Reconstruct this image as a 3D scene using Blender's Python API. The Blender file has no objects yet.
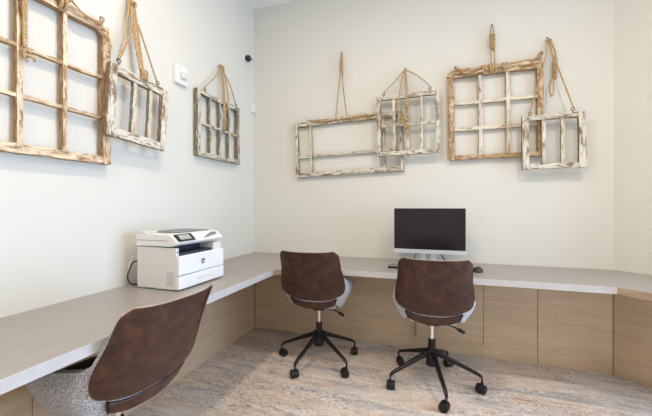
import bpy, bmesh, math, random
from mathutils import Vector, Matrix, noise
random.seed(7)
R = math.radians
S = bpy.context.scene
C = S.collection

# ------------------------------------------------------------------ camera
cam_d = bpy.data.cameras.new('camera')
cam_d.sensor_width = 36.0
cam_d.lens = 322.7 / 652 * 36.0
cam_d.shift_y = -0.003
cam_d.clip_start = 0.02
cam = bpy.data.objects.new('camera', cam_d); C.objects.link(cam)
cam.location = (0, 0, 1.213)
cam.rotation_euler = (R(90), 0, R(18.02))
S.camera = cam

# ------------------------------------------------------------------ world, lights, exposure
w = bpy.data.worlds.new('daylight'); S.world = w; w.use_nodes = True
bg = w.node_tree.nodes['Background']
bg.inputs['Color'].default_value = (0.49, 0.70, 1.0, 1)
bg.inputs['Strength'].default_value = 10.0
S.view_settings.view_transform = 'Standard'
S.view_settings.look = 'None'
S.view_settings.gamma = 1.0
S.view_settings.exposure = 0.26
S.cycles.max_bounces = 10
S.cycles.diffuse_bounces = 6
S.cycles.use_denoising = True
S.cycles.sample_clamp_indirect = 6.0

# room figures
XL, YB = -1.693, 2.866          # left wall, back wall
XC = 1.26                       # where the back wall turns 45 degrees
ZC = 3.19                       # ceiling
DH, DT, DD = 0.75, 0.04, 0.60   # worktop height, thickness, depth
YF, XR = -2.6, 3.6              # wall behind the camera, right wall
WIN0, WIN1, WZ0, WZ1 = 0.95, 2.95, 0.06, 2.30   # window along the slanted wall
Q = math.sqrt(0.5)

def slant(s, out=0.0):          # point on the slanted wall, s metres from the corner, out into the room
    return (XC + s * Q - out * Q, YB - s * Q - out * Q)

# portal that guides daylight through the window opening
pd = bpy.data.lights.new('window_daylight_portal', 'AREA'); pd.shape = 'RECTANGLE'
pd.size = WIN1 - WIN0; pd.size_y = WZ1 - WZ0; pd.cycles.is_portal = True
po = bpy.data.objects.new('window_daylight_portal', pd); C.objects.link(po)
px_, py_ = slant((WIN0 + WIN1) / 2, -0.10)
po.location = (px_, py_, (WZ0 + WZ1) / 2)
po.rotation_euler = (R(90), 0, R(135))     # -Z looks towards (-,-)
po.rotation_euler = Vector((-Q, -Q, 0)).to_track_quat('-Z', 'Z').to_euler()

CEIL_LAMPS = [(-0.55, 1.05), (0.95, 1.05), (-0.55, -0.9), (1.6, -0.9)]
LAMP_W = 18.0

# ------------------------------------------------------------------ materials
def nm(name):
    m = bpy.data.materials.new(name); m.use_nodes = True
    nt = m.node_tree; b = nt.nodes['Principled BSDF']
    return m, nt, b
def N(nt, t, **k):
    n = nt.nodes.new(t)
    for a, v in k.items(): setattr(n, a, v)
    return n
def coords(nt, scale=(1, 1, 1), rot=(0, 0, 0), src='Object'):
    tc = N(nt, 'ShaderNodeTexCoord'); mp = N(nt, 'ShaderNodeMapping')
    mp.inputs['Scale'].default_value = scale; mp.inputs['Rotation'].default_value = rot
    nt.links.new(tc.outputs[src], mp.inputs[0]); return mp.outputs[0]
def nz(nt, vec, scale, detail=4, rough=.55, dist=0.0):
    n = N(nt, 'ShaderNodeTexNoise'); n.inputs['Scale'].default_value = scale
    n.inputs['Detail'].default_value = detail; n.inputs['Roughness'].default_value = rough
    n.inputs['Distortion'].default_value = dist
    nt.links.new(vec, n.inputs['Vector']); return n.outputs['Fac']
def ramp(nt, fac, stops, interp='LINEAR'):
    r = N(nt, 'ShaderNodeValToRGB'); r.color_ramp.interpolation = interp
    e = r.color_ramp.elements
    while len(e) < len(stops): e.new(0.5)
    for i, (p, c) in enumerate(stops):
        e[i].position = p; e[i].color = tuple(c) + (1,) if len(c) == 3 else c
    nt.links.new(fac, r.inputs[0]); return r.outputs[0]
def mix(nt, fac, a, b, mode='MIX'):
    n = N(nt, 'ShaderNodeMix', data_type='RGBA', blend_type=mode)
    for inp, v in ((n.inputs[0], fac), (n.inputs[6], a), (n.inputs[7], b)):
        if isinstance(v, (int, float)): inp.default_value = v
        elif isinstance(v, tuple): inp.default_value = v + (1,) if len(v) == 3 else v
        else: nt.links.new(v, inp)
    return n.outputs[2]
def bump(nt, b, h, strength=.3, dist=.002):
    n = N(nt, 'ShaderNodeBump'); n.inputs['Strength'].default_value = strength
    n.inputs['Distance'].default_value = dist
    nt.links.new(h, n.inputs['Height']); nt.links.new(n.outputs[0], b.inputs['Normal'])
def plain(name, col, rough=.5, metal=0.0, var=.06, scale=30, spec=.5, src='Object'):
    m, nt, b = nm(name)
    f = nz(nt, coords(nt, src=src), scale, 3)
    a = tuple(c * (1 - var) for c in col); d = tuple(min(1, c * (1 + var)) for c in col)
    nt.links.new(ramp(nt, f, [(.3, a), (.7, d)]), b.inputs['Base Color'])
    b.inputs['Roughness'].default_value = rough; b.inputs['Metallic'].default_value = metal
    b.inputs['Specular IOR Level'].default_value = spec
    return m
def wood(name, c1, c2, c3, stretch=(1.2, 1.2, 14), rough=.5, rot=(0, 0, 0), bs=.1):
    m, nt, b = nm(name)
    v = coords(nt, stretch, rot)
    f = nz(nt, v, 3.0, 7, .6, .6); g = nz(nt, v, 14, 4, .6)
    col = ramp(nt, f, [(.28, c1), (.5, c2), (.72, c3)])
    col = mix(nt, .25, col, ramp(nt, g, [(.35, c1), (.65, c3)]))
    nt.links.new(col, b.inputs['Base Color'])
    b.inputs['Roughness'].default_value = rough; bump(nt, b, g, bs, .001)
    return m
def peeling(name, paint, under, dark, lo=.44, hi=.52, seed=0.0):
    """weathered paint; grain runs along the bar: three variants, front faces across/up and worn edges"""
    out = {}
    for key, sc_, dlo in (('h', (.28, 1, 1), 0), ('v', (1, 1, .28), 0), ('he', (.22, 1, 1), .14), ('ve', (1, 1, .22), .14)):
        m, nt, b = nm(name + '_' + key)
        tc = N(nt, 'ShaderNodeTexCoord'); mp = N(nt, 'ShaderNodeMapping')
        mp.inputs['Location'].default_value = (seed, seed * .7, 0); mp.inputs['Scale'].default_value = sc_
        nt.links.new(tc.outputs['Object'], mp.inputs[0]); v = mp.outputs[0]
        f = nz(nt, v, 46, 7, .68, .35); g = nz(nt, v, 120, 4, .6); h = nz(nt, v, 14, 4, .6)
        wood_c = ramp(nt, g, [(.3, dark), (.65, under)])
        pc = ramp(nt, h, [(.35, tuple(c * .74 for c in paint)), (.62, paint)])
        k = ramp(nt, f, [(lo + dlo, (0, 0, 0)), (hi + dlo, (1, 1, 1))])
        nt.links.new(mix(nt, k, wood_c, pc), b.inputs['Base Color'])
        b.inputs['Roughness'].default_value = .8; bump(nt, b, f, .5, .002)
        out[key] = m
    return out

M = {}
def wallmat(name, col):
    m, nt, b = nm(name)
    v = coords(nt, src='Object')
    f = nz(nt, v, 1.5, 3); g = nz(nt, v, 160, 3)
    nt.links.new(ramp(nt, f, [(.3, tuple(c * .985 for c in col)), (.7, col)]), b.inputs['Base Color'])
    b.inputs['Roughness'].default_value = .75; bump(nt, b, g, .12, .0006)
    return m
M['wall'] = wallmat('wall_paint', (.705, .695, .642))
M['ceiling'] = wallmat('ceiling_paint', (.86, .85, .82))
M['panel'] = wood('maple_panel', (.51, .36, .22), (.59, .435, .28), (.66, .505, .345), (1.0, 1.0, 9), .42)
M['panel_dark'] = plain('panel_gap', (.10, .06, .035), .8)
M['wood_edge'] = wood('wood_edge', (.26, .18, .12), (.42, .31, .22), (.55, .43, .33), (2, 2, 30), .5)
M['top'] = None
m, nt, b = nm('desk_laminate')
v = coords(nt, (1.0, 1.0, 1.0))
f1 = nz(nt, coords(nt, (14, 1.6, 4)), 4, 6, .6); f2 = nz(nt, coords(nt, (1, 1, 1)), 220, 2)
col = ramp(nt, f1, [(.3, (.29, .26, .235)), (.7, (.35, .32, .295))])
nt.links.new(mix(nt, .12, col, ramp(nt, f2, [(.4, (.22, .19, .175)), (.6, (.46, .43, .405))])), b.inputs['Base Color'])
b.inputs['Roughness'].default_value = .30
M['top'] = m
M['edge'] = plain('desk_edge', (.50, .485, .48), .45, var=.04)

# carpet: streaks running along the room's width, specked
m, nt, b = nm('carpet')
va = coords(nt, (.55, 3.0, 1)); vb = coords(nt, (1.6, 6.5, 1)); vc = coords(nt, (1, 1.7, 1))
big = nz(nt, va, 1.7, 5, .6, .5); mid = nz(nt, vb, 3.0, 7, .65, .8)
fine = nz(nt, vc, 60, 3, .75); spk = nz(nt, vc, 30, 5, .85, .3)
base = ramp(nt, mid, [(.30, (.24, .22, .215)), (.43, (.52, .46, .41)), (.54, (.66, .59, .53)), (.68, (.80, .73, .67))])
tint = ramp(nt, big, [(.36, (.36, .375, .41)), (.48, (.80, .70, .61)), (.58, (.80, .58, .41)), (.70, (.68, .60, .53))])
col = mix(nt, .42, base, tint)
sp = ramp(nt, spk, [(.36, (.20, .19, .21)), (.445, (.76, .76, .78)), (.54, (1, 1, 1)), (.68, (1.1, 1.08, 1.05))])
zone = ramp(nt, nz(nt, va, 2.3, 4, .6), [(.42, (.1, .1, .1)), (.58, (1, 1, 1))])
col = mix(nt, zone, col, mix(nt, 1.0, col, sp, 'MULTIPLY'))
col = mix(nt, .55, col, mix(nt, 1.0, col, ramp(nt, fine, [(.3, (.6, .6, .6)), (.6, (1.18, 1.18, 1.18))]), 'MULTIPLY'))
nt.links.new(col, b.inputs['Base Color'])
b.inputs['Roughness'].default_value = .95; b.inputs['Specular IOR Level'].default_value = .1
bump(nt, b, fine, .6, .004)
M['carpet'] = m

# leather with mottled patina
m, nt, b = nm('brown_leather')
v = coords(nt)
f = nz(nt, v, 17, 6, .62, .3); g = nz(nt, v, 260, 3); k = nz(nt, v, 60, 4, .6)
col = ramp(nt, f, [(.30, (.015, .005, .0035)), (.5, (.046, .0145, .008)), (.72, (.135, .048, .023))])
col = mix(nt, .3, col, ramp(nt, k, [(.4, (.022, .008, .006)), (.7, (.10, .038, .020))]))
nt.links.new(col, b.inputs['Base Color'])
b.inputs['Roughness'].default_value = .33; bump(nt, b, g, .2, .0008)
M['leather'] = m
m, nt, b = nm('grey_woven_fabric')
v = coords(nt)
f = nz(nt, v, 150, 3, .85); g = nz(nt, v, 8, 2)
nt.links.new(ramp(nt, f, [(.35, (.15, .16, .19)), (.49, (.46, .475, .51)), (.63, (.80, .81, .84))]), b.inputs['Base Color'])
b.inputs['Roughness'].default_value = .95; bump(nt, b, f, .7, .002)
M['fabric'] = m
M['lining'] = plain('black_lining', (.02, .019, .02), .6)
M['piping'] = plain('cream_piping', (.42, .32, .27), .6)
M['black'] = plain('black_plastic', (.012, .012, .014), .42)
M['blackmetal'] = plain('black_metal', (.008, .007, .008), .35, spec=.35)
M['wheel'] = plain('wheel_rubber', (.012, .011, .012), .5, spec=.35)
M['chrome'] = plain('chrome', (.85, .85, .86), .14, 1.0, var=.01)
M['white'] = plain('white_plastic', (.80, .80, .80), .38, var=.015)
M['offwhite'] = plain('offwhite_plastic', (.70, .69, .66), .42, var=.015)
M['greyplastic'] = plain('grey_plastic', (.20, .20, .21), .45)
M['louvre'] = plain('louvre_grey', (.50, .50, .50), .5)
M['silver'] = plain('silver_plastic', (.62, .65, .70), .32, .25, var=.02)
M['screen'] = plain('screen_glass', (.018, .014, .015), .2, var=.1, scale=3, spec=.3)
M['lcd'] = plain('touch_screen', (.36, .42, .36), .25, var=.1, scale=90)
M['slot'] = plain('dark_slot', (.03, .035, .06), .5)
M['logo'] = plain('logo_dark', (.05, .055, .065), .4)
M['cable'] = plain('cable_black', (.02, .018, .018), .5)
M['cable_white'] = plain('cable_white', (.62, .62, .6), .5)
M['nail'] = plain('rusty_nail', (.07, .05, .035), .5, .6)
M['brass'] = plain('aged_brass', (.20, .13, .06), .45, .6)
m, nt, b = nm('jute_rope')
v = coords(nt); f = nz(nt, v, 140, 4, .7)
nt.links.new(ramp(nt, f, [(.3, (.22, .13, .055)), (.52, (.50, .34, .17)), (.7, (.72, .54, .32))]), b.inputs['Base Color'])
b.inputs['Roughness'].default_value = .9; bump(nt, b, f, .5, .001)
M['rope'] = m
M['tan'] = peeling('tan_weathered_wood', (.80, .66, .47), (.46, .28, .13), (.15, .085, .04), .42, .55, .3)
M['brown'] = peeling('brown_weathered_wood', (.76, .60, .40), (.44, .27, .12), (.13, .07, .03), .45, .60, 1.3)
M['whitepaint'] = peeling('peeling_white_paint', (.72, .68, .58), (.33, .23, .14), (.09, .06, .04), .42, .52, 2.1)
M['whitepaint2'] = peeling('worn_white_paint', (.74, .70, .59), (.38, .31, .20), (.12, .085, .055), .41, .52, 4.4)
M['greypaint'] = peeling('weathered_grey_paint', (.70, .66, .54), (.28, .24, .16), (.07, .055, .035), .42, .54, 3.2)
M['cream'] = peeling('worn_cream_paint', (.80, .72, .58), (.44, .29, .16), (.2, .12, .06), .38, .48, 5.1)

# ------------------------------------------------------------------ mesh helpers
def link(name, me, mat=None, parent=None, loc=(0, 0, 0)):
    o = bpy.data.objects.new(name, me); C.objects.link(o)
    if mat is not None:
        for mm in (mat if isinstance(mat, (list, tuple)) else [mat]): me.materials.append(mm)
    if parent is not None: o.parent = parent
    o.location = loc
    return o
def ob(name, bm, mat, parent=None, smooth=False, loc=(0, 0, 0)):
    me = bpy.data.meshes.new(name)
    bmesh.ops.recalc_face_normals(bm, faces=bm.faces[:])
    bm.to_mesh(me); bm.free()
    if smooth:
        for p in me.polygons: p.use_smooth = True
    return link(name, me, mat, parent, loc)
def sharp(o, ang=35):
    me = o.data
    for p in me.polygons: p.use_smooth = True
    me.set_sharp_from_angle(angle=R(ang)); return o
def tag(o, label=None, cat=None, group=None, kind=None):
    if label: o['label'] = label
    if cat: o['category'] = cat
    if group: o['group'] = group
    if kind: o['kind'] = kind
    return o
def empty(name, loc=(0, 0, 0), rz=0.0):
    o = bpy.data.objects.new(name, None); C.objects.link(o)
    o.empty_display_size = .05; o.location = loc; o.rotation_euler = (0, 0, rz); return o
def box(bm, a, b, bev=0.0, seg=2, mi=0):
    r = bmesh.ops.create_cube(bm, size=1.0)
    vs = r['verts']
    for v_ in vs:
        for i in range(3): v_.co[i] = (a[i] + b[i]) / 2 + v_.co[i] * (b[i] - a[i])
    fs = list({f for v_ in vs for f in v_.link_faces})
    for f in fs: f.material_index = mi
    if bev > 0:
        es = list({e for v_ in vs for e in v_.link_edges})
        bmesh.ops.bevel(bm, geom=es, offset=bev, segments=seg, profile=.6, affect='EDGES')
def new(): return bmesh.new()
def cyl(bm, p0, p1, r0, r1=None, n=20, cap=True):
    r1 = r0 if r1 is None else r1
    p0, p1 = Vector(p0), Vector(p1); d = p1 - p0
    q = d.to_track_quat('Z', 'Y').to_matrix().to_4x4()
    mt = Matrix.Translation((p0 + p1) / 2) @ q
    bmesh.ops.create_cone(bm, cap_ends=cap, segments=n, radius1=r0, radius2=r1, depth=d.length, matrix=mt)
def smooth_path(pts, n):
    P = [Vector(p) for p in pts]
    if len(P) == 2: return [P[0].lerp(P[1], i / n) for i in range(n + 1)]
    out = []; segs = len(P) - 1; per = max(2, n // segs)
    for i in range(segs):
        a = P[i - 1] if i > 0 else P[i] * 2 - P[i + 1]
        b_, c = P[i], P[i + 1]
        d = P[i + 2] if i + 2 <= segs else P[i + 1] * 2 - P[i]
        for k in range(per):
            t = k / per
            out.append(.5 * ((2 * b_) + (c - a) * t + (2 * a - 5 * b_ + 4 * c - d) * t * t + (3 * b_ - a - 3 * c + d) * t ** 3))
    out.append(P[-1]); return out
def tube(bm, pts, r, n=8, twist=0.0, strands=3, amp=.22, taper=None):
    """swept tube; with twist > 0 its surface is laid like a twisted rope"""
    prev = None; rings = []; s = 0.0; L = len(pts)
    nrm = None
    for i, p in enumerate(pts):
        t = (pts[min(i + 1, L - 1)] - pts[max(i - 1, 0)])
        if t.length < 1e-9: t = Vector((0, 0, 1))
        t.normalize()
        if nrm is None:
            nrm = t.orthogonal().normalized()
        else:
            nrm = (nrm - t * nrm.dot(t))
            if nrm.length < 1e-6: nrm = t.orthogonal()
            nrm.normalize()
        bn = t.cross(nrm)
        if i: s += (p - pts[i - 1]).length
        rr = r * (taper(i / (L - 1)) if taper else 1)
        ring = []
        for k in range(n):
            th = 2 * math.pi * k / n
            q = rr * (1 + (amp * math.cos(strands * th - s * twist) if twist else 0))
            ring.append(bm.verts.new(p + nrm * math.cos(th) * q + bn * math.sin(th) * q))
        rings.append(ring)
    for a, b_ in zip(rings, rings[1:]):
        for k in range(n):
            bm.faces.new((a[k], a[(k + 1) % n], b_[(k + 1) % n], b_[k]))
    bm.faces.new(rings[0][::-1]); bm.faces.new(rings[-1])
def rope(bm, pts, r=.005, step=.006):
    P = [Vector(p) for p in pts]
    L = sum((b_ - a).length for a, b_ in zip(P, P[1:]))
    tube(bm, smooth_path(P, max(6, int(L / step))), r, 9, twist=2 * math.pi / (r * 7) * 1.0, strands=3, amp=.2)
def rough_bar(bm, a, b, seed=0.0, amp=.0018, bev=.003):
    """a weathered bar: bevelled, cut into short lengths and slightly worn"""
    t = bmesh.new(); box(t, a, b, bev, 2)
    dims = [b[i] - a[i] for i in range(3)]; ax = dims.index(max(dims))
    n = max(2, int(dims[ax] / .035))
    for k in range(1, n):
        co = [0, 0, 0]; co[ax] = a[ax] + dims[ax] * k / n; no = [0, 0, 0]; no[ax] = 1
        bmesh.ops.bisect_plane(t, geom=t.verts[:] + t.edges[:] + t.faces[:], plane_co=co, plane_no=no)
    t.normal_update()
    for f in t.faces: f.material_index = 0 if f.normal.y < -.9 else 1
    for v_ in t.verts:
        nv = noise.noise_vector(Vector(v_.co) * 16 + Vector((seed, seed, seed)))
        v_.co += Vector(nv) * amp * 1.6
    me = bpy.data.meshes.new('tmp'); t.to_mesh(me); t.free(); bm.from_mesh(me); bpy.data.meshes.remove(me)

# ------------------------------------------------------------------ room shell
def quad(name, vs, mat, kind='structure', thick=None):
    bm = new(); f = bm.faces.new([bm.verts.new(v_) for v_ in vs])
    if thick:
        r = bmesh.ops.extrude_face_region(bm, geom=[f])
        for v_ in [e for e in r['geom'] if isinstance(e, bmesh.types.BMVert)]: v_.co += Vector(thick)
    return tag(ob(name, bm, mat), kind=kind)
SE = 3.30                                     # length of the slanted wall
sx, sy = slant(SE)
outline = [(XL, YF), (sx, YF), (sx, sy), (XC, YB), (XL, YB)]
quad('floor', [(x, y, 0) for x, y in outline], M['carpet'], thick=(0, 0, -.08))
quad('ceiling', [(x, y, ZC) for x, y in outline], M['ceiling'], thick=(0, 0, .08))
quad('wall_left', [(XL, YF, 0), (XL, YB, 0), (XL, YB, ZC), (XL, YF, ZC)], M['wall'], thick=(-.12, 0, 0))
quad('wall_back', [(XL, YB, 0), (XC, YB, 0), (XC, YB, ZC), (XL, YB, ZC)], M['wall'], thick=(0, .12, 0))
quad('wall_front', [(XL, YF, 0), (sx, YF, 0), (sx, YF, ZC), (XL, YF, ZC)], M['wall'], thick=(0, -.12, 0))
quad('wall_right', [(sx, YF, 0), (sx, sy, 0), (sx, sy, ZC), (sx, YF, ZC)], M['wall'], thick=(.12, 0, 0))
bm = new()
def slab(bm, s0, s1, z0, z1, o0=0.0, o1=-.12):
    vs = []
    for o_ in (o0, o1):
        for (s_, z_) in ((s0, z0), (s1, z0), (s1, z1), (s0, z1)):
            x, y = slant(s_, o_); vs.append(bm.verts.new((x, y, z_)))
    for f in ((0, 1, 2, 3), (7, 6, 5, 4), (0, 4, 5, 1), (1, 5, 6, 2), (2, 6, 7, 3), (3, 7, 4, 0)):
        bm.faces.new([vs[i] for i in f])
slab(bm, 0, WIN0, 0, ZC); slab(bm, WIN1, SE, 0, ZC)
slab(bm, WIN0, WIN1, 0, WZ0); slab(bm, WIN0, WIN1, WZ1, ZC)
tag(ob('wall_slanted', bm, M['wall']), kind='structure')
bm = new()
for a in (WIN0, (WIN0 + WIN1) / 2 - .02, WIN1 - .04): slab(bm, a, a + .04, WZ0, WZ1, -.03, -.08)
slab(bm, WIN0, WIN1, WZ0, WZ0 + .05, -.03, -.08); slab(bm, WIN0, WIN1, WZ1 - .05, WZ1, -.03, -.08)
tag(ob('window_1', bm, M['white']), kind='structure')

# recessed ceiling lamps (warm)
for i, (x, y) in enumerate(CEIL_LAMPS):
    r_ = empty('ceiling_lamp', (x, y, ZC))
    tag(r_, 'round recessed warm ceiling lamp', 'lamp', 'ceiling lamps')
    bm = new(); cyl(bm, (0, 0, -.012), (0, 0, 0), .115, n=32); ob('trim_ring', bm, M['white'], r_)
    ld = bpy.data.lights.new('ceiling_lamp_light', 'AREA'); ld.shape = 'DISK'; ld.size = .20
    ld.energy = LAMP_W; ld.color = (1.0, .80, .58)
    lo = bpy.data.objects.new('ceiling_lamp_light', ld); C.objects.link(lo); lo.parent = r_; lo.location = (0, 0, -.016)

# wood cladding under the worktop
PT = .018; PZ = DH - DT - .001
def panel_back(n, x0, x1, y=YB - .001, th=PT, z0=.0, z1=PZ):
    bm = new(); box(bm, (x0 + .0015, y - th, z0), (x1 - .0015, y, z1), .0015, 1)
    return tag(ob('trim_%d' % n, bm, M['panel']), kind='structure')
bm = new(); box(bm, (XL + .0005, YB - .008, .0), (XC - .01, YB - .0005, PZ)); tag(ob('trim_1', bm, M['panel_dark']), kind='structure')
panel_back(2, XL + .02, .776); panel_back(3, .776, 1.247)
bm = new(); box(bm, (-.124, YB - .0215, .102), (.400, YB - .0192, PZ)); tag(ob('trim_4', bm, M['panel_dark']), kind='structure')
bm = new(); box(bm, (-.118, YB - .036, .108), (.394, YB - .0217, PZ), .002, 1)
tag(ob('access_panel', bm, M['panel']), 'square raised maple access panel under the back worktop behind the middle chair', 'panel')
bm = new(); box(bm, (XL + .0005, YF + .2, 0), (XL + .008, YB - .02, PZ)); tag(ob('trim_6', bm, M['panel_dark']), kind='structure')
for n, (a, b_) in enumerate(((YF + .2, -.43), (-.43, .955), (.955, YB - .019))):
    bm = new(); box(bm, (XL + .001, a + .0015, 0), (XL + PT, b_ - .0015, PZ), .0015, 1)
    tag(ob('trim_%d' % (7 + n), bm, M['panel']), kind='structure')
bm = new(); slab(bm, .006, .85, 0, PZ, PT, .001); tag(ob('trim_10', bm, M['panel']), kind='structure')

# ------------------------------------------------------------------ worktop
def poly_slab(bm, pts, z0, z1):
    lo = [bm.verts.new((x, y, z0)) for x, y in pts]; hi = [bm.verts.new((x, y, z1)) for x, y in pts]
    bm.faces.new(lo[::-1]); bm.faces.new(hi)
    for i in range(len(pts)): bm.faces.new((lo[i], lo[(i + 1) % len(pts)], hi[(i + 1) % len(pts)], hi[i]))
xf, yf = XL + DD, YB - DD
cx_ = (XC + YB - DD * math.sqrt(2)) - yf      # front corner where the top turns 45 degrees
s_end = .85
e0 = slant(s_end, .001); e1 = slant(s_end, DD)
g = .0015
pts = [(XL + g, YF + .2), (xf, YF + .2), (xf, yf - .155), (xf + .155, yf), (cx_, yf), e1, e0, (XC - g * .5, YB - g), (XL + g, YB - g)]
wt = empty('desk_worktop', (XL, YB, 0)); wt.location = (0, 0, 0)
tag(wt, 'long grey-beige laminate worktop running round the corner along both walls', 'desk')
bm = new(); poly_slab(bm, pts, DH - DT, DH); ob('top', bm, M['top'], wt)
def edge(p, q, mat, lab=None):
    p, q = Vector(p + (0,)), Vector(q + (0,)); d = (q - p).normalized(); n_ = Vector((d.y, -d.x, 0))
    bm = new(); vs = []
    for o_ in (.0004, .0030):
        for (pp, z_) in ((p, DH - DT), (q, DH - DT), (q, DH), (p, DH)):
            v_ = pp + n_ * o_; vs.append(bm.verts.new((v_.x, v_.y, z_)))
    for f in ((0, 1, 2, 3), (7, 6, 5, 4), (0, 4, 5, 1), (1, 5, 6, 2), (2, 6, 7, 3), (3, 7, 4, 0)): bm.faces.new([vs[i] for i in f])
    o = ob('edge_band', bm, mat, wt)
    if lab: o['label'] = lab
edge(pts[1], pts[2], M['edge']); edge(pts[3], pts[4], M['edge'])
edge(pts[2], pts[3], M['wood_edge'], 'brown wood grain edge at the inner corner')
edge(pts[4], pts[5], M['wood_edge'], 'brown wood grain edge of the slanted end')

# ------------------------------------------------------------------ office chair
def sp(t, p):                    # signed power for superellipse
    return math.copysign(abs(t) ** p, t)
HW, DP = .235, .215               # half width and depth of the tub
def tub_pt(a, z, off=0.0):
    """a: -1..1 across the back then forward along the arms; z: height; off: outwards"""
    k = (z - .45) / .45
    hw = HW - .007 * k + .050 * max(0, min(1, (.77 - z) / .17)) * min(1, abs(a) * 1.3) * .9
    if z < .60: hw -= min(.10, 1.25 * (.60 - z) ** 1.5)
    yb = -.035 - .155 * max(0, k) ** 1.05 - .10 * (z - .55)
    hw *= .96
    aa = abs(a)
    if aa <= .62:
        th = aa / .62 * math.pi / 2
        x = (hw + off) * sp(math.sin(th), .72); y = yb - (DP + off - .07) * sp(math.cos(th), .60)
    else:
        x = hw + off - .05 * ((aa - .62) / .38) ** 2; y = yb + (aa - .62) / .38 * .37
    return Vector((math.copysign(x, a) if a else 0, y, z))
def shell(bm, rows, off_out, off_in, inner=0):
    """rows: list of lists of (a, z): closed double wall"""
    O = [[bm.verts.new(tub_pt(a, z, off_out)) for a, z in r_] for r_ in rows]
    I = [[bm.verts.new(tub_pt(a, z, off_in)) for a, z in r_] for r_ in rows]
    n, m_ = len(rows), len(rows[0])
    for i in range(n - 1):
        for j in range(m_ - 1):
            bm.faces.new((O[i][j], O[i][j + 1], O[i + 1][j + 1], O[i + 1][j]))
            bm.faces.new((I[i + 1][j], I[i + 1][j + 1], I[i][j + 1], I[i][j])).material_index = inner
    for j in range(m_ - 1):
        bm.faces.new((O[0][j + 1], O[0][j], I[0][j], I[0][j + 1]))
        bm.faces.new((O[-1][j], O[-1][j + 1], I[-1][j + 1], I[-1][j]))
    for i in range(n - 1):
        bm.faces.new((O[i][0], O[i + 1][0], I[i + 1][0], I[i][0]))
        bm.faces.new((O[i + 1][-1], O[i][-1], I[i][-1], I[i + 1][-1]))
def back_outline(v):              # half extent of the leather at height fraction v, as an 'a' value
    if v < .36: return .285 + .165 * math.sin(v / .36 * math.pi / 2) ** .62
    if v > .89: return .45 - .055 * (v - .42) / .58 - .055 * ((v - .89) / .11) ** 2.2
    return .45 - .055 * max(0, v - .42) / .58
def back_z(a_frac, v):            # the bottom edge bows down, the top edge dips slightly
    z0 = .534 + .033 * abs(a_frac) ** 2.2; z1 = .900 + .010 * abs(a_frac) ** 2 - .012 * max(0, abs(a_frac) - .9) / .1
    return z0 + (z1 - z0) * v
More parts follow.
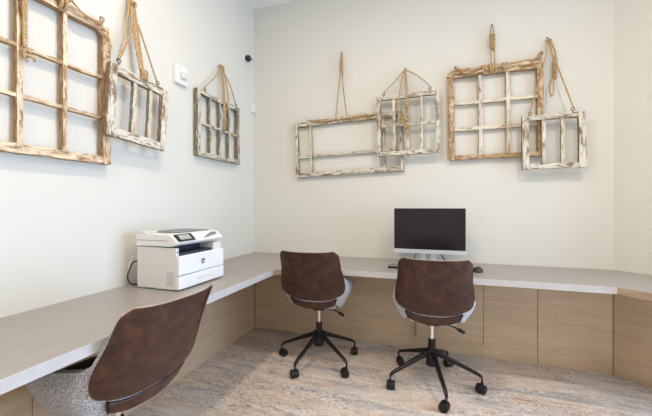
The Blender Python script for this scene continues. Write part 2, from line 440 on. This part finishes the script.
def build_chair():
    root = empty('office_chair')
    # leather outer back
    rows = []
    NV, NA = 44, 32
    for i in range(NV + 1):
        v_ = i / NV; e = back_outline(v_)
        rows.append([(e * (2 * j / NA - 1), back_z(2 * j / NA - 1, v_)) for j in range(NA + 1)])
    bm = new(); shell(bm, rows, .016, .002)
    o = ob('backrest', bm, M['leather'], root, True); sharp(o, 50)
    bv = o.modifiers.new('round', 'BEVEL'); bv.width = .004; bv.segments = 2; bv.limit_method = 'ANGLE'
    loop = [tub_pt(a, z, .005) for a, z in rows[0]] + [tub_pt(*r_[-1], .005) for r_ in rows[1:]] + \
           [tub_pt(a, z, .005) for a, z in rows[-1][::-1][1:]] + [tub_pt(*r_[0], .005) for r_ in rows[::-1][1:]]
    bm = new(); tube(bm, loop, .0034, 8); p = ob('piping', bm, M['piping'], o, True)
    # fabric tub with arms
    rows = []
    def top_z(a):
        aa = abs(a)
        if aa < .40: return .888
        if aa < .52:
            t = (aa - .40) / .12; t = t * t * (3 - 2 * t); return .888 + (.694 - .888) * t
        t = (aa - .52) / .48
        return .694 - .10 * t - .09 * max(0, t - .70) ** 2 / .30 ** 2
    NA = 44; NV = 12
    for i in range(NV + 1):
        r_ = []
        for j in range(NA + 1):
            a = (2 * j / NA - 1)
            z0 = .502 - .065 * max(0, min(1, (abs(a) - .3) / .35)) + .04 * max(0, abs(a) - .8) / .2; z1 = top_z(a)
            r_.append((a, z0 + (z1 - z0) * i / NV))
        rows.append(r_)
    bm = new(); shell(bm, rows, .0, -.028, 1)
    o = ob('seat_shell', bm, [M['fabric'], M['lining']], root, True); sharp(o, 50)
    bv = o.modifiers.new('round', 'BEVEL'); bv.width = .010; bv.segments = 3; bv.limit_method = 'ANGLE'
    # seat cushion
    bm = new(); box(bm, (-.18, -.14, .480), (.18, .255, .535), .024, 4)
    for v_ in bm.verts:
        if v_.co.z > .48: v_.co.z += .012 * (1 - (v_.co.x / .205) ** 2)
        if v_.co.y < 0: v_.co.x *= 1 - .35 * (v_.co.y / -.14) ** 2
    ob('seat_cushion', bm, M['lining'], root, True)
    bm = new(); box(bm, (-.150, -.10, .438), (.150, .270, .490), .020, 3); ob('seat_base', bm, M['fabric'], root, True)
    # leather band round the lower back of the seat
    rows = [[(.262 * (2 * j / 24 - 1), (.462 + .028 * abs(2 * j / 24 - 1) ** 2) + (.056 - .002 * abs(2 * j / 24 - 1)) * i / 6) for j in range(25)] for i in range(7)]
    bm = new(); shell(bm, rows, .014, -.006)
    o = ob('lower_band', bm, M['leather'], root, True); sharp(o, 50)
    bv = o.modifiers.new('round', 'BEVEL'); bv.width = .004; bv.segments = 2; bv.limit_method = 'ANGLE'
    for s_ in (-1, 1):
        rows = [[(s_ * (.264 + .016 * j / 3), .492 + .056 * i / 4) for j in range(4)] for i in range(5)]
        bm = new(); shell(bm, rows, .0145, -.004)
        ob('band_clip', bm, M['black'], root)
    # underside, mechanism, lever
    bm = new(); box(bm, (-.09, -.05, .428), (.09, .15, .440), .004, 2); ob('seat_pan', bm, M['black'], root)
    bm = new(); box(bm, (-.045, -.035, .402), (.045, .11, .429), .008, 2)
    cyl(bm, (0, .11, .415), (0, .15, .415), .013); ob('tilt_mechanism', bm, M['black'], root)
    bm = new(); tube(bm, smooth_path([(.04, .0, .416), (.12, -.02, .412), (.165, -.03, .396)], 12), .0055, 8)
    tube(bm, smooth_path([(.160, -.03, .398), (.205, -.04, .380)], 6), .011, 8, taper=lambda t: .75 + .5 * math.sin(t * math.pi))
    ob('height_lever', bm, M['black'], root, True)
    bm = new(); cyl(bm, (0, 0, .29), (0, 0, .404), .0135, n=24); sharp(ob('gas_lift', bm, M['chrome'], root))
    bm = new(); cyl(bm, (0, 0, .185), (0, 0, .305), .026, .024, n=24); cyl(bm, (0, 0, .13), (0, 0, .235), .040, .036, n=24)
    sharp(ob('hub', bm, M['blackmetal'], root))
    for k in range(5):
        an = R(72 * k); d = Vector((math.cos(an), math.sin(an), 0)); sd = Vector((-d.y, d.x, 0))
        bm = new()
        prof = [(.030, .215, .017, .019), (.10, .188, .0145, .015), (.20, .150, .0125, .012), (.285, .116, .0115, .0105), (.306, .104, .0105, .010), (.314, .092, .009, .009)]
        rings = []
        for (r_, z_, hw, hh) in prof:
            ring = []
            for (u_, w_) in ((-1, -.6), (-.6, -1), (.6, -1), (1, -.6), (1, .6), (.6, 1), (-.6, 1), (-1, .6)):
                ring.append(bm.verts.new(d * r_ + sd * u_ * hw + Vector((0, 0, z_ + w_ * hh))))
            rings.append(ring)
        for a, b_ in zip(rings, rings[1:]):
            for q in range(8): bm.faces.new((a[q], a[(q + 1) % 8], b_[(q + 1) % 8], b_[q]))
        bm.faces.new(rings[0][::-1]); bm.faces.new(rings[-1])
        lg = sharp(ob('leg', bm, M['blackmetal'], root), 40)
        c0 = d * .310
        bm = new(); cyl(bm, c0 + Vector((0, 0, .040)), c0 + Vector((0, 0, .094)), .006, n=12)
        roll = Vector((math.cos(an + 1.0), math.sin(an + 1.0), 0))     # swivelled
        axd = Vector((-roll.y, roll.x, 0)); cc = c0 - roll * .012
        for s_ in (-1, 1):
            cyl(bm, cc + axd * s_ * .006 + Vector((0, 0, .0295)), cc + axd * s_ * .026 + Vector((0, 0, .0295)), .0292, .0275, n=24)
            cyl(bm, cc + axd * s_ * .0255 + Vector((0, 0, .0295)), cc + axd * s_ * .0280 + Vector((0, 0, .0295)), .014, .012, n=16)
        # hood over the wheels
        pts_ = []
        for q in range(9):
            t = R(-10 + 200 * q / 8); pts_.append(cc + roll * math.cos(t) * .0275 + Vector((0, 0, .0275 + math.sin(t) * .0285)))
        for a, b_ in zip(pts_, pts_[1:]):
            vs = [bm.verts.new(a - axd * .0085), bm.verts.new(a + axd * .0085), bm.verts.new(b_ + axd * .0085), bm.verts.new(b_ - axd * .0085)]
            up = [bm.verts.new(v_.co + (v_.co - cc - Vector((0, 0, .0275))).normalized() * .003) for v_ in vs]
            bm.faces.new(up)
            for q in range(4): bm.faces.new((vs[q], vs[(q + 1) % 4], up[(q + 1) % 4], up[q]))
            bm.faces.new(vs[::-1])
        cyl(bm, c0 + Vector((0, 0, .040)), c0 + Vector((0, 0, .062)), .010, n=12)
        sharp(ob('caster', bm, M['wheel'], lg), 40)
    return root
def dup(root):
    r_ = root.copy(); C.objects.link(r_)
    for ch in root.children:
        c = ch.copy(); C.objects.link(c); c.parent = r_
        for g_ in ch.children:
            d = g_.copy(); C.objects.link(d); d.parent = c
    return r_
BASE = ('leg', 'hub', 'gas_lift')
def turn_base(root, deg):        # the star base turned under the seat
    for ch in root.children:
        if ch.name.split('.')[0] in BASE: ch.rotation_euler.z = R(deg)
c2 = build_chair()
c1, c3 = dup(c2), dup(c2)
def put(o, x, y, face, base, label, dz=0):
    o.location = (x, y, 0); o.rotation_euler.z = R(face); turn_base(o, base - face)
    if dz:
        for ch in o.children:
            if ch.name.split('.')[0] not in BASE: ch.location.z = dz
    tag(o, label, 'chair', 'brown leather office chairs at the desk')
put(c2, .006, 2.325, 2.5, -3, 'brown leather office chair in front of the computer, between the other two chairs')
put(c1, -.834, 2.390, 6.5, 40, 'brown leather office chair near the room corner, facing the back worktop')
put(c3, -1.284, 1.045, 84, 14, 'brown leather office chair tucked at the left worktop beside the printer', -.04)

# ------------------------------------------------------------------ hanging window frames
def eye(bm, x, z, y, r=.011):
    P = [Vector((x + r * math.cos(t), y - .004, z + r + r * math.sin(t))) for t in [2 * math.pi * i / 16 for i in range(17)]]
    tube(bm, P, .0032, 8); cyl(bm, (x, y - .004, z - .012), (x, y - .004, z + .001), .0035, n=8)
def window_frame(name, wall, pos, label, w, h, out, cols, rows, mat, bar_mat, st=.045, rt=.045, mt=.018, tilt=0.0,
                 depth=.030, vis=None, hbars=None, vbars=None, seed=0.0):
    """local: x to the viewer's right, -y out of the wall, z up; origin = lower left of the frame on the wall"""
    if wall == 'back': root = empty(name, (pos[0], YB, pos[1]))
    else: root = empty(name, (XL, pos[0], pos[1]), R(90))
    tag(root, label, 'window frame', 'old window frames hung on the walls')
    y0, y1 = -out - depth, -out
    rot = Matrix.Rotation(R(tilt), 4, 'Y')
    ctr = Vector((w / 2, 0, h / 2)); T = Matrix.Translation(ctr) @ rot @ Matrix.Translation(-ctr)
    def part(nm_, segs, mt_, k, hor=False):
        bm = new()
        for a, b_ in segs: rough_bar(bm, a, b_, seed + k)
        bm.transform(T); ax = 'h' if nm_ == 'rail' or hor else 'v'
        return sharp(ob(nm_, bm, [mt_[ax], mt_[ax + 'e']], root), 40)
    k = 1
    for nm_, a, b_ in (('stile', (0, y0, 0), (st, y1, h)), ('stile', (w - st, y0, 0), (w, y1, h)),
                       ('rail', (st - .001, y0 + .001, 0), (w - st + .001, y1 - .001, rt)),
                       ('rail', (st - .001, y0 + .001, h - rt), (w - st + .001, y1 - .001, h))):
        part(nm_, [(a, b_)], mat, k); k += 3.7
    vb = vbars if vbars is not None else [st + (w - 2 * st) * i / cols for i in range(1, cols)]
    hb = hbars if hbars is not None else [rt + (h - 2 * rt) * i / rows for i in range(1, rows)]
    for x in vb:
        xx, tw = x if isinstance(x, tuple) else (x, mt)
        part('muntin', [((xx - tw / 2, y0 + .005, rt - .002), (xx + tw / 2, y1 - .003, h - rt + .002))], bar_mat, k); k += 2.1
    for z in hb:
        part('muntin', [((st - .002, y0 + .008, z - mt / 2), (w - st + .002, y1 - .006, z + mt / 2))], bar_mat, k, True); k += 2.1
    return root, T
def nail(root, x, z, out=.03):
    bm = new(); cyl(bm, (x, -out, z + .004), (x, .0, z - .002), .0028, n=10); cyl(bm, (x, -out - .003, z + .0045), (x, -out, z + .004), .007, n=12)
    ob('nail', bm, M['nail'], root)
def ropes(root, lists, r=.005, name='rope'):
    bm = new()
    for L in lists: rope(bm, L, r)
    return ob(name, bm, M['rope'], root, True)
def eyes(root, lst, y):
    for x, z in lst:
        bm = new(); eye(bm, x, z, y); ob('screw_eye', bm, M['brass'], root, True)
def coil(cx, cz, length, r, turns, yc, ry=None, axis='x'):
    """helix of rope wound round a horizontal or vertical member"""
    ry = ry or r; P = []
    n = int(turns * 12)
    for i in range(n + 1):
        t = i / n; th = 2 * math.pi * turns * t
        if axis == 'x': P.append((cx - length / 2 + length * t, yc + ry * math.cos(th), cz + r * math.sin(th)))
        else: P.append((cx + r * math.sin(th), yc + ry * math.cos(th), cz - length / 2 + length * t))
    return P
def knot(x, y, z, r):
    P = []
    for i in range(37):
        t = 2 * math.pi * i / 18
        P.append((x + r * math.cos(t) * (1 + .3 * math.cos(1.5 * t)), y + r * .6 * math.sin(1.5 * t), z + r * math.sin(t) * (1 + .3 * math.sin(1.5 * t))))
    return P
GW = 'old window frames hung on the walls'

# --- left wall: large tan frame, running out of the picture
w_, h_ = .82, .735
r1, T = window_frame('hanging_window_frame', 'left', (.48, 1.436), 'large tan weathered window frame with rope-wrapped top, at far left of the left wall', w_, h_, .012, 4, 3,
                     M['tan'], M['tan'], .042, .040, .018, 0, .036, vbars=[(.23, .018), (.416, .022), (.594, .020)], hbars=[.245, .455], seed=1)
def br(root, pts, r, mat, name='branch', tp=None):
    bm = new(); P = smooth_path(pts, 60)
    P = [p + Vector(noise.noise_vector(p * 22)) * r * .22 for p in P]
    mat = mat['h'] if isinstance(mat, dict) else mat
    tube(bm, P, r, 12, taper=tp or (lambda t: 1 + .12 * math.sin(t * 23) + .06 * math.sin(t * 61))); return ob(name, bm, mat, root, True)
br(r1, [(-.01, -.034, .742), (.2, -.040, .738), (.41, -.036, .745), (.60, -.038, .732), (.74, -.034, .720), (.785, -.038, .690), (.798, -.040, .640), (.800, -.040, .575)], .020, M['brown'])
ropes(r1, [coil(.44, .735, .05, .030, 2.4, -.042), coil(.575, .733, .05, .030, 2.4, -.042)], .0085, 'rope_binding')
ropes(r1, [[(.60, -.065, .765), (.64, -.074, .725), (.70, -.074, .716), (.755, -.068, .735), (.765, -.06, .757)],
           [(.415, -.02, 1.12), (.43, -.05, .9), (.545, -.06, .775)], [(.405, -.02, 1.12), (.385, -.05, .9), (.30, -.06, .77)]])
ropes(r1, [[(.412, -.070, .76), (.418, -.060, .62), (.424, -.056, .45)], [(.422, -.070, .75), (.428, -.060, .6), (.430, -.056, .46)], knot(.428, -.062, .425, .013),
           [(.428, -.062, .42), (.448, -.07, .413), (.456, -.066, .400)], [(.425, -.062, .42), (.415, -.07, .405), (.430, -.066, .388)]], .005, 'hanging_rope')
eyes(r1, [(.765, .745)], -.05); nail(r1, .41, 1.12)

# --- left wall: small white frame, three panes
w_, h_ = .396, .392
r2, T = window_frame('hanging_window_frame', 'left', (1.252, 1.574), 'small peeling white window frame with three tall panes, on the left wall between two others', w_, h_, .058, 3, 1,
                     M['whitepaint'], M['whitepaint2'], .044, .048, .022, 3.6, .032, vbars=[(.160, .024), (.268, .022)], seed=9)
nx, nz_ = .175, .845
ropes(r2, [[(nx, -.03, nz_), (.12, -.065, .62), (.063, -.080, .43)], [(nx, -.03, nz_), (.25, -.065, .6), (.325, -.080, .405)],
           [(nx + .005, -.03, nz_), (.16, -.06, .66), (.10, -.075, .5), (.068, -.080, .44)]])
ropes(r2, [[(nx + .01, -.035, nz_ - .01), (nx + .018, -.05, .68), (nx + .032, -.07, .50), (nx + .04, -.09, .385)],
           [(nx + .0, -.035, nz_ - .01), (nx + .004, -.05, .68), (nx + .022, -.07, .50), (nx + .030, -.09, .385)],
           [(nx + .02, -.040, nz_ - .02), (nx + .034, -.05, .70), (nx + .042, -.07, .53), (nx + .050, -.09, .390)],
           coil(nx + .040, .405, .055, .019, 5, -.095, .014, 'z'), knot(nx + .012, -.045, nz_ - .03, .014)], .0058, 'rope_bundle')
eyes(r2, [(.063, .415), (.325, .390)], -.080); nail(r2, nx, nz_ + .004)

# --- left wall: grey-green eight pane frame by the corner
w_, h_ = .555, .505
r3, T = window_frame('hanging_window_frame', 'left', (1.984, 1.590), 'weathered grey eight-pane window frame nearest the corner on the left wall', w_, h_, .012, 4, 2,
                     M['greypaint'], M['greypaint'], .032, .036, .020, 0, .036, seed=17)
nx, nz_ = .303, .79
ropes(r3, [[(nx, -.03, nz_), (.20, -.05, .66), (.075, -.045, .53)], [(nx, -.03, nz_), (.40, -.05, .66), (.49, -.045, .53)]])
ropes(r3, [[(nx - .005, -.035, nz_ - .01), (nx - .006, -.05, .60), (nx, -.06, .36), (nx, -.055, .27)], [(nx + .012, -.035, nz_ - .01), (nx + .014, -.05, .60), (nx + .014, -.06, .38), (nx + .010, -.055, .28)],
           [(nx + .022, -.035, nz_ - .01), (nx + .05, -.05, .64), (nx + .06, -.058, .50), (nx + .02, -.055, .40)],
           knot(nx + .004, -.040, nz_ - .015, .014), coil(nx + .005, .30, .10, .012, 6, -.060, .010, 'z')], .0055, 'rope_bundle')
eyes(r3, [(.075, .505), (.49, .505)], -.045); nail(r3, nx, nz_ + .004)

# --- back wall: wide white frame
w_, h_ = 1.0, .515
b1, T = window_frame('hanging_window_frame', 'back', (-1.228, 1.499), 'long low peeling white window frame, leftmost on the back wall', w_, h_, .010, 3, 1,
                     M['whitepaint'], M['whitepaint2'], .032, .040, .022, -2.0, .030, vbars=[(.160, .024), (.835, .024)], hbars=[.190], seed=23)
nx, nz_ = .455, 1.10
ropes(b1, [[(nx, -.03, nz_), (nx - .005, -.045, .95), (.428, -.05, .75), (.405, -.050, .53)], [(nx, -.03, nz_), (nx + .005, -.045, .95), (.478, -.05, .75), (.508, -.050, .53)]])
ropes(b1, [coil(nx, .985, .13, .010, 9, -.040, .010, 'z'), [(nx - .004, -.03, 1.09), (nx - .012, -.04, 1.0), (nx - .01, -.042, .92)], [(nx + .004, -.03, 1.08), (nx + .010, -.04, 1.0), (nx + .012, -.042, .89)]], .0055, 'rope_bundle')
ropes(b1, [coil(.29, .493, .14, .022, 4.5, -.0315, .022), coil(.45, .500, .12, .021, 2, -.0315, .022), coil(.63, .507, .20, .022, 6, -.0315, .022)], .0075, 'rope_binding')
br(b1, [(.16, -.045, .505), (.35, -.050, .500), (.55, -.048, .512), (.80, -.046, .522)], .010, M['brown'], 'twig')
eyes(b1, [(.135, .500)], -.030); nail(b1, nx, nz_ + .004)

# --- back wall: eight pane white frame in front of it
w_, h_ = .514, .512
b2, T = window_frame('hanging_window_frame', 'back', (-.444, 1.645), 'peeling white eight-pane window frame overlapping the right end of the long one', w_, h_, .058, 4, 2,
                     M['whitepaint'], M['whitepaint2'], .034, .036, .024, -.8, .032, seed=31)
nx, nz_ = .232, .735
ropes(b2, [[(nx, -.035, nz_), (.14, -.07, .62), (.060, -.090, .535)], [(nx, -.035, nz_), (.33, -.07, .66), (.436, -.090, .555)]])
ropes(b2, [[(nx - .006, -.04, nz_ - .01), (.195, -.08, .55), (.185, -.10, .40), (.215, -.10, .28), (.245, -.10, .21)], [(nx + .006, -.04, nz_ - .01), (.255, -.08, .55), (.262, -.10, .40), (.250, -.10, .28), (.255, -.10, .15)],
           [(nx, -.04, nz_ - .01), (.240, -.08, .55), (.250, -.10, .42), (.225, -.10, .30)], knot(.243, -.10, .30, .024), knot(.255, -.10, .23, .018), knot(.248, -.10, .40, .015),
           [(.09, -.098, .275), (.17, -.105, .262), (.24, -.10, .30)], [(.245, -.10, .22), (.268, -.104, .17), (.255, -.10, .135)]], .0052, 'rope_bundle')
eyes(b2, [(.060, .510), (.436, .525)], -.085); nail(b2, nx, nz_ + .004)
bm = new(); eye(bm, .262, -.012, -.078, .010); ob('screw_eye', bm, M['brass'], b2, True)

# --- back wall: nine pane brown frame
w_, h_ = .672, .700
b3, T = window_frame('hanging_window_frame', 'back', (.137, 1.592), 'brown nine-pane window frame with rope wound round its top, on the back wall', w_, h_, .012, 3, 3,
                     M['brown'], M['cream'], .042, .034, .026, -.5, .036, seed=41)
nx, nz_ = .323, 1.045
br(b3, [(.005, -.036, .665), (.02, -.040, .700), (.12, -.042, .712), (.30, -.044, .708), (.50, -.042, .716), (.665, -.040, .722)], .021, M['brown'])
br(b3, [(.012, -.040, .69), (.012, -.036, .40), (.016, -.036, .02)], .014, M['brown'], 'branch')
ropes(b3, [[(nx - .008, -.03, nz_), (nx - .012, -.045, .90), (nx - .010, -.055, .74)], [(nx + .008, -.03, nz_), (nx + .014, -.045, .90), (nx + .014, -.055, .74)]])
ropes(b3, [coil(nx, .915, .12, .015, 8, -.04, .014, 'z')], .0062, 'rope_bundle')
ropes(b3, [coil(.262, .702, .03, .030, 1.6, -.042, .030), coil(.325, .704, .055, .031, 3.2, -.042, .030), coil(.405, .706, .03, .029, 1.3, -.042, .030)], .0088, 'rope_binding')
br(b3, [(.055, -.062, .745), (.085, -.072, .708), (.14, -.074, .680), (.20, -.072, .677), (.26, -.07, .69)], .009, M['brown'], 'twig')
br(b3, [(.585, -.066, .715), (.62, -.07, .738), (.645, -.07, .775), (.655, -.068, .765), (.64, -.07, .735)], .008, M['brown'], 'twig')
eyes(b3, [(.055, .730)], -.055); nail(b3, nx, nz_ + .004)

# --- back wall: small white three pane frame at the right
w_, h_ = .404, .405
b4, T = window_frame('hanging_window_frame', 'back', (.655, 1.489), 'small peeling white three-pane window frame at the far right of the back wall', w_, h_, .062, 3, 1,
                     M['whitepaint'], M['whitepaint2'], .045, .040, .024, -.4, .032, vbars=[(.142, .024), (.262, .026)], seed=53)
nx, nz_ = .180, .985
ropes(b4, [[(nx, -.035, nz_), (.152, -.090, .83), (.12, -.104, .70), (.052, -.098, .430)], [(nx, -.035, nz_), (.25, -.075, .70), (.322, -.098, .440)]])
ropes(b4, [[(nx + .004, -.04, nz_ - .01), (.206, -.055, .86), (.220, -.06, .75), (.215, -.06, .66)], [(nx + .012, -.04, nz_ - .01), (.222, -.055, .88), (.232, -.06, .78), (.222, -.06, .66)],
           coil(.217, .735, .12, .013, 8, -.06, .012, 'z'), [(.212, -.06, .68), (.190, -.06, .64), (.188, -.06, .58), (.200, -.06, .545), (.212, -.06, .57), (.214, -.06, .65)],
           knot(.186, -.045, nz_ - .02, .013)], .0058, 'rope_bundle')
eyes(b4, [(.052, .405), (.322, .415)], -.088); nail(b4, nx, nz_ + .004)

# ------------------------------------------------------------------ wall devices
al = empty('wall_alarm', (XL, 1.845, 2.135), R(90)); tag(al, 'square white alarm strobe on the left wall between two hanging frames', 'alarm')
bm = new(); box(bm, (-.058, -.030, -.066), (.058, -.0005, .066), .006, 3); ob('housing', bm, M['white'], al)
bm = new(); box(bm, (-.022, -.052, -.030), (.036, -.0305, .020), .010, 3); ob('strobe_lens', bm, M['offwhite'], al)
bm = new(); cyl(bm, (-.028, -.0325, .042), (-.028, -.0300, .042), .011); ob('button', bm, M['offwhite'], al)
cm = empty('security_camera', (XL, 2.70, 2.620), R(90)); tag(cm, 'small black ball camera on a white disc high by the room corner', 'camera')
bm = new(); cyl(bm, (0, -.012, 0), (0, -.0005, 0), .040, .044, n=28); ob('base', bm, M['white'], cm)
bm = new(); bmesh.ops.create_uvsphere(bm, u_segments=20, v_segments=12, radius=.031, matrix=Matrix.Translation((0, -.034, .002))); ob('camera_ball', bm, M['black'], cm, True)
bm = new(); cyl(bm, (.006, -.070, -.006), (.004, -.055, -.004), .011, .013, n=20); ob('lens', bm, M['greyplastic'], cm, True)
th = empty('wall_sensor', (XL, 2.826, 2.180), R(90)); tag(th, 'small white box sensor on the left wall at the room corner', 'sensor')
bm = new(); box(bm, (-.034, -.024, -.042), (.034, -.0005, .042), .005, 3); ob('housing', bm, M['white'], th)
bm = new(); box(bm, (-.018, -.0265, -.006), (.018, -.0245, .022), .001, 1); ob('face_plate', bm, M['offwhite'], th)

# ------------------------------------------------------------------ printer  (front faces +x)
pr = empty('printer', (-1.46, 1.605, DH)); tag(pr, 'white laser printer with small touch screen on the left worktop', 'printer')
# local coordinates: x front, y right
def pbox(name, a, b, mat, bev=.004, parent=pr, seg=2):
    bm = new(); box(bm, a, b, bev, seg); return ob(name, bm, mat, parent)
bm = new()
def prism(bm, prof, y0, y1):
    A = [bm.verts.new((x, y0, z)) for x, z in prof]; B = [bm.verts.new((x, y1, z)) for x, z in prof]
    bm.faces.new(A); bm.faces.new(B[::-1])
    for i in range(len(prof)): bm.faces.new((A[i], B[i], B[(i + 1) % len(prof)], A[(i + 1) % len(prof)]))
def bevel_all(bm, o_, s_=2): bmesh.ops.bevel(bm, geom=bm.edges[:], offset=o_, segments=s_, profile=.6, affect='EDGES')
prism(bm, [(-.124, .006), (.150, .006), (.150, .232), (-.124, .236)], -.196, -.176)   # left cheek
prism(bm, [(-.124, .006), (.150, .006), (.150, .232), (-.124, .236)], .120, .196)
bevel_all(bm, .003)
box(bm, (-.124, -.178, .006), (.146, .122, .185), .002); box(bm, (-.124, -.178, .180), (.030, .122, .236), .002)
body = ob('body', bm, M['offwhite'], pr)
pbox('front_cover', (.1485, -.196, .083), (.170, .196, .190), M['white'], .006)
t_ = pbox('paper_tray', (.1485, -.196, .008), (.170, .196, .080), M['white'], .005)
pbox('tray_handle', (.166, -.06, .036), (.1712, .075, .052), M['offwhite'], .002, t_)
pbox('output_slot', (.028, -.172, .1855), (.138, .118, .200), M['slot'], .003)
pbox('output_back', (.0305, -.172, .198), (.046, .118, .236), M['slot'], .003)
for s_ in (-.12, .12): pbox('foot', (s_ - .02, s_ - .02, -.0), (s_ + .02, s_ + .02, .0065), M['greyplastic'], .001)
bm = new(); prism(bm, [(-.127, .240), (.118, .240), (.148, .250), (.160, .262), (.118, .300), (.10, .306), (-.127, .306)], -.200, .200); bevel_all(bm, .004)
ob('scanner_unit', bm, M['white'], pr)
bm = new(); box(bm, (-.124, -.196, .271), (.10, -.2006, .2735), 0); ob('scanner_seam', bm, M['greyplastic'], pr)
pbox('scanner_lid', (-.120, -.10, .3055), (.075, .165, .313), M['greyplastic'], .004)
pbox('document_feeder', (-.122, -.190, .3055), (-.07, -.105, .320), M['offwhite'], .006)
# control panel on the slope
A = Vector((.162, 0, .264)); B = Vector((.117, 0, .3025)); d = (B - A).normalized(); nrm = Vector((-d.z, 0, d.x)) * -1
if nrm.x < 0: nrm = -nrm
def onslope(name, y0, y1, t0, t1, th_, mat, lift=.0015, parent=pr, quadpts=None):
    L = (B - A).length; bm = new(); Q4 = quadpts or [(y0, t0), (y1, t0), (y1, t1), (y0, t1)]
    lo = [bm.verts.new(A + d * (t * L) + Vector((0, y, 0)) + nrm * lift) for y, t in Q4]
    hi = [bm.verts.new(v_.co + nrm * th_) for v_ in lo]
    bm.faces.new(lo[::-1]); bm.faces.new(hi)
    for i in range(4): bm.faces.new((lo[i], lo[(i + 1) % 4], hi[(i + 1) % 4], hi[i]))
    return ob(name, bm, mat, parent)
sc_ = onslope('touch_screen', -.185, -.055, .08, .97, .004, M['black'])
onslope('display', -.165, -.080, .24, .82, .001, M['lcd'], .0056, sc_)
onslope('exit_guide', 0, 0, 0, 0, .002, M['greyplastic'], quadpts=[(.015, .18), (.165, .52), (.165, .86), (.12, .86)])
# emblem
em = empty('emblem', (.1705, -.005, .138)); em.parent = pr
bm = new(); cyl(bm, (0, 0, 0), (.0012, 0, 0), .0165, n=32); dsk = ob('emblem_disc', bm, M['logo'], em)
tc_ = bpy.data.curves.new('emblem_text', 'FONT'); tc_.body = 'hp'; tc_.size = .026; tc_.shear = .35; tc_.align_x = 'CENTER'; tc_.align_y = 'CENTER'; tc_.extrude = .0004
to = bpy.data.objects.new('emblem_text', tc_); C.objects.link(to)
bpy.context.view_layer.update()
me = bpy.data.meshes.new_from_object(to); bpy.data.objects.remove(to)
me.transform(Matrix.Rotation(R(90), 4, 'Z') @ Matrix.Rotation(R(90), 4, 'X'))
o = link('emblem_letters', me, M['white'], em, (.0017, 0, .001))
# louvres on the left side
for i in range(8): pbox('louvre', (.085, -.1975, .030 + i * .0095), (.130, -.1955, .0345 + i * .0095), M['louvre'], 0)
pbox('power_button', (.1495, -.190, .205), (.1520, -.181, .215), M['greyplastic'], .001)
pbox('base_notch', (-.07, -.1968, .002), (.0, -.1950, .010), M['greyplastic'], 0)
bm = new(); tube(bm, smooth_path([(-.120, -.10, .12), (-.180, -.16, .14), (-.185, -.192, .10), (-.185, -.205, .055), (-.180, -.192, .02), (-.175, -.16, .008), (-.170, -.06, .008)], 50), .0042, 8)
ob('power_cord', bm, M['cable'], pr, True)
bm = new(); tube(bm, smooth_path([(-.120, -.13, .16), (-.175, -.17, .17), (-.182, -.190, .145), (-.188, -.195, .10), (-.196, -.185, .05), (-.20, -.12, .012)], 50), .0035, 8)
ob('network_cable', bm, M['cable_white'], pr, True)

# ------------------------------------------------------------------ all-in-one computer
mo = empty('desktop_computer', (-.016, 2.655, DH)); tag(mo, 'all-in-one computer with dark screen and silver chin on the back worktop', 'computer')
def mbox(name, a, b, mat, bev=.003, parent=mo):
    bm = new(); box(bm, a, b, bev, 2); return ob(name, bm, mat, parent)
mbox('housing', (-.269, -.004, .092), (.269, .030, .447), M['silver'], .006)
mbox('screen', (-.266, -.008, .122), (.266, -.0045, .445), M['screen'], .001)
mbox('chin', (-.269, -.011, .090), (.269, -.0045, .1205), M['silver'], .002)
bm = new(); prism(bm, [(.030, .12), (.030, .26), (.055, .24), (.085, .012), (.065, .012)], -.06, .06); bevel_all(bm, .003); bm.transform(Matrix.Rotation(R(90), 4, 'Z'))
ob('stand_neck', bm, M['silver'], mo)
bm = new(); poly = [(-.135, -.10), (.135, -.10), (.105, .10), (-.105, .10)]; poly_slab(bm, poly, .0005, .012); bevel_all(bm, .002)
ob('stand_base', bm, M['white'], mo)
for s_ in (-1, 1):
    bm = new(); tube(bm, smooth_path([(s_ * .150, .02, .016), (s_ * .12, .0, .04), (s_ * .09, .01, .092)], 16), .0042, 8); ob('stand_stroke', bm, M['black'], mo, True)  # black tubes drawn as slanted dark strokes below the screen
bm = new(); tube(bm, smooth_path([(-.018, .012, .095), (-.012, .0, .05), (-.022, .01, .014)], 14), .0035, 8)
tube(bm, smooth_path([(.006, .012, .095), (.004, .0, .05), (.018, .01, .014)], 14), .0035, 8); ob('cable', bm, M['cable'], mo, True)  # two upright dark strokes between them, also thin black tubes
# keyboard
kb = empty('keyboard', (-.005, 2.50, DH)); kb.location = (-.10, 2.60, DH); kb.rotation_euler.z = R(0); tag(kb, 'thin black keyboard in front of the computer, mostly hidden by the middle chair', 'keyboard')
kb.location = (-.090, 2.488, DH)
bm = new(); box(bm, (-.215, -.062, .0005), (.215, .062, .014), .004, 2); ob('case', bm, M['black'], kb)
bm = new()
for r_ in range(5):
    for k in range(17): box(bm, (-.205 + k * .0242, -.056 + r_ * .0225, .0142), (-.205 + k * .0242 + .021, -.056 + r_ * .0225 + .019, .0185), .0015, 1)
ob('keys', bm, M['greyplastic'], kb)
# mouse
ms = empty('computer_mouse', (.315, 2.50, DH), R(-20)); tag(ms, 'small black computer mouse on the back worktop right of the middle chair', 'mouse')
bm = new(); bmesh.ops.create_uvsphere(bm, u_segments=28, v_segments=16, radius=1)
for v_ in bm.verts:
    v_.co = Vector((v_.co.x * .033, v_.co.y * .055, max(0, v_.co.z) ** .8 * .034 + .0008))
bmesh.ops.remove_doubles(bm, verts=bm.verts[:], dist=.0002)
ob('shell', bm, M['black'], ms, True)
bm = new(); cyl(bm, (-.004, .026, .029), (.004, .026, .029), .007, n=16); ob('scroll_wheel', bm, M['greyplastic'], ms, True)
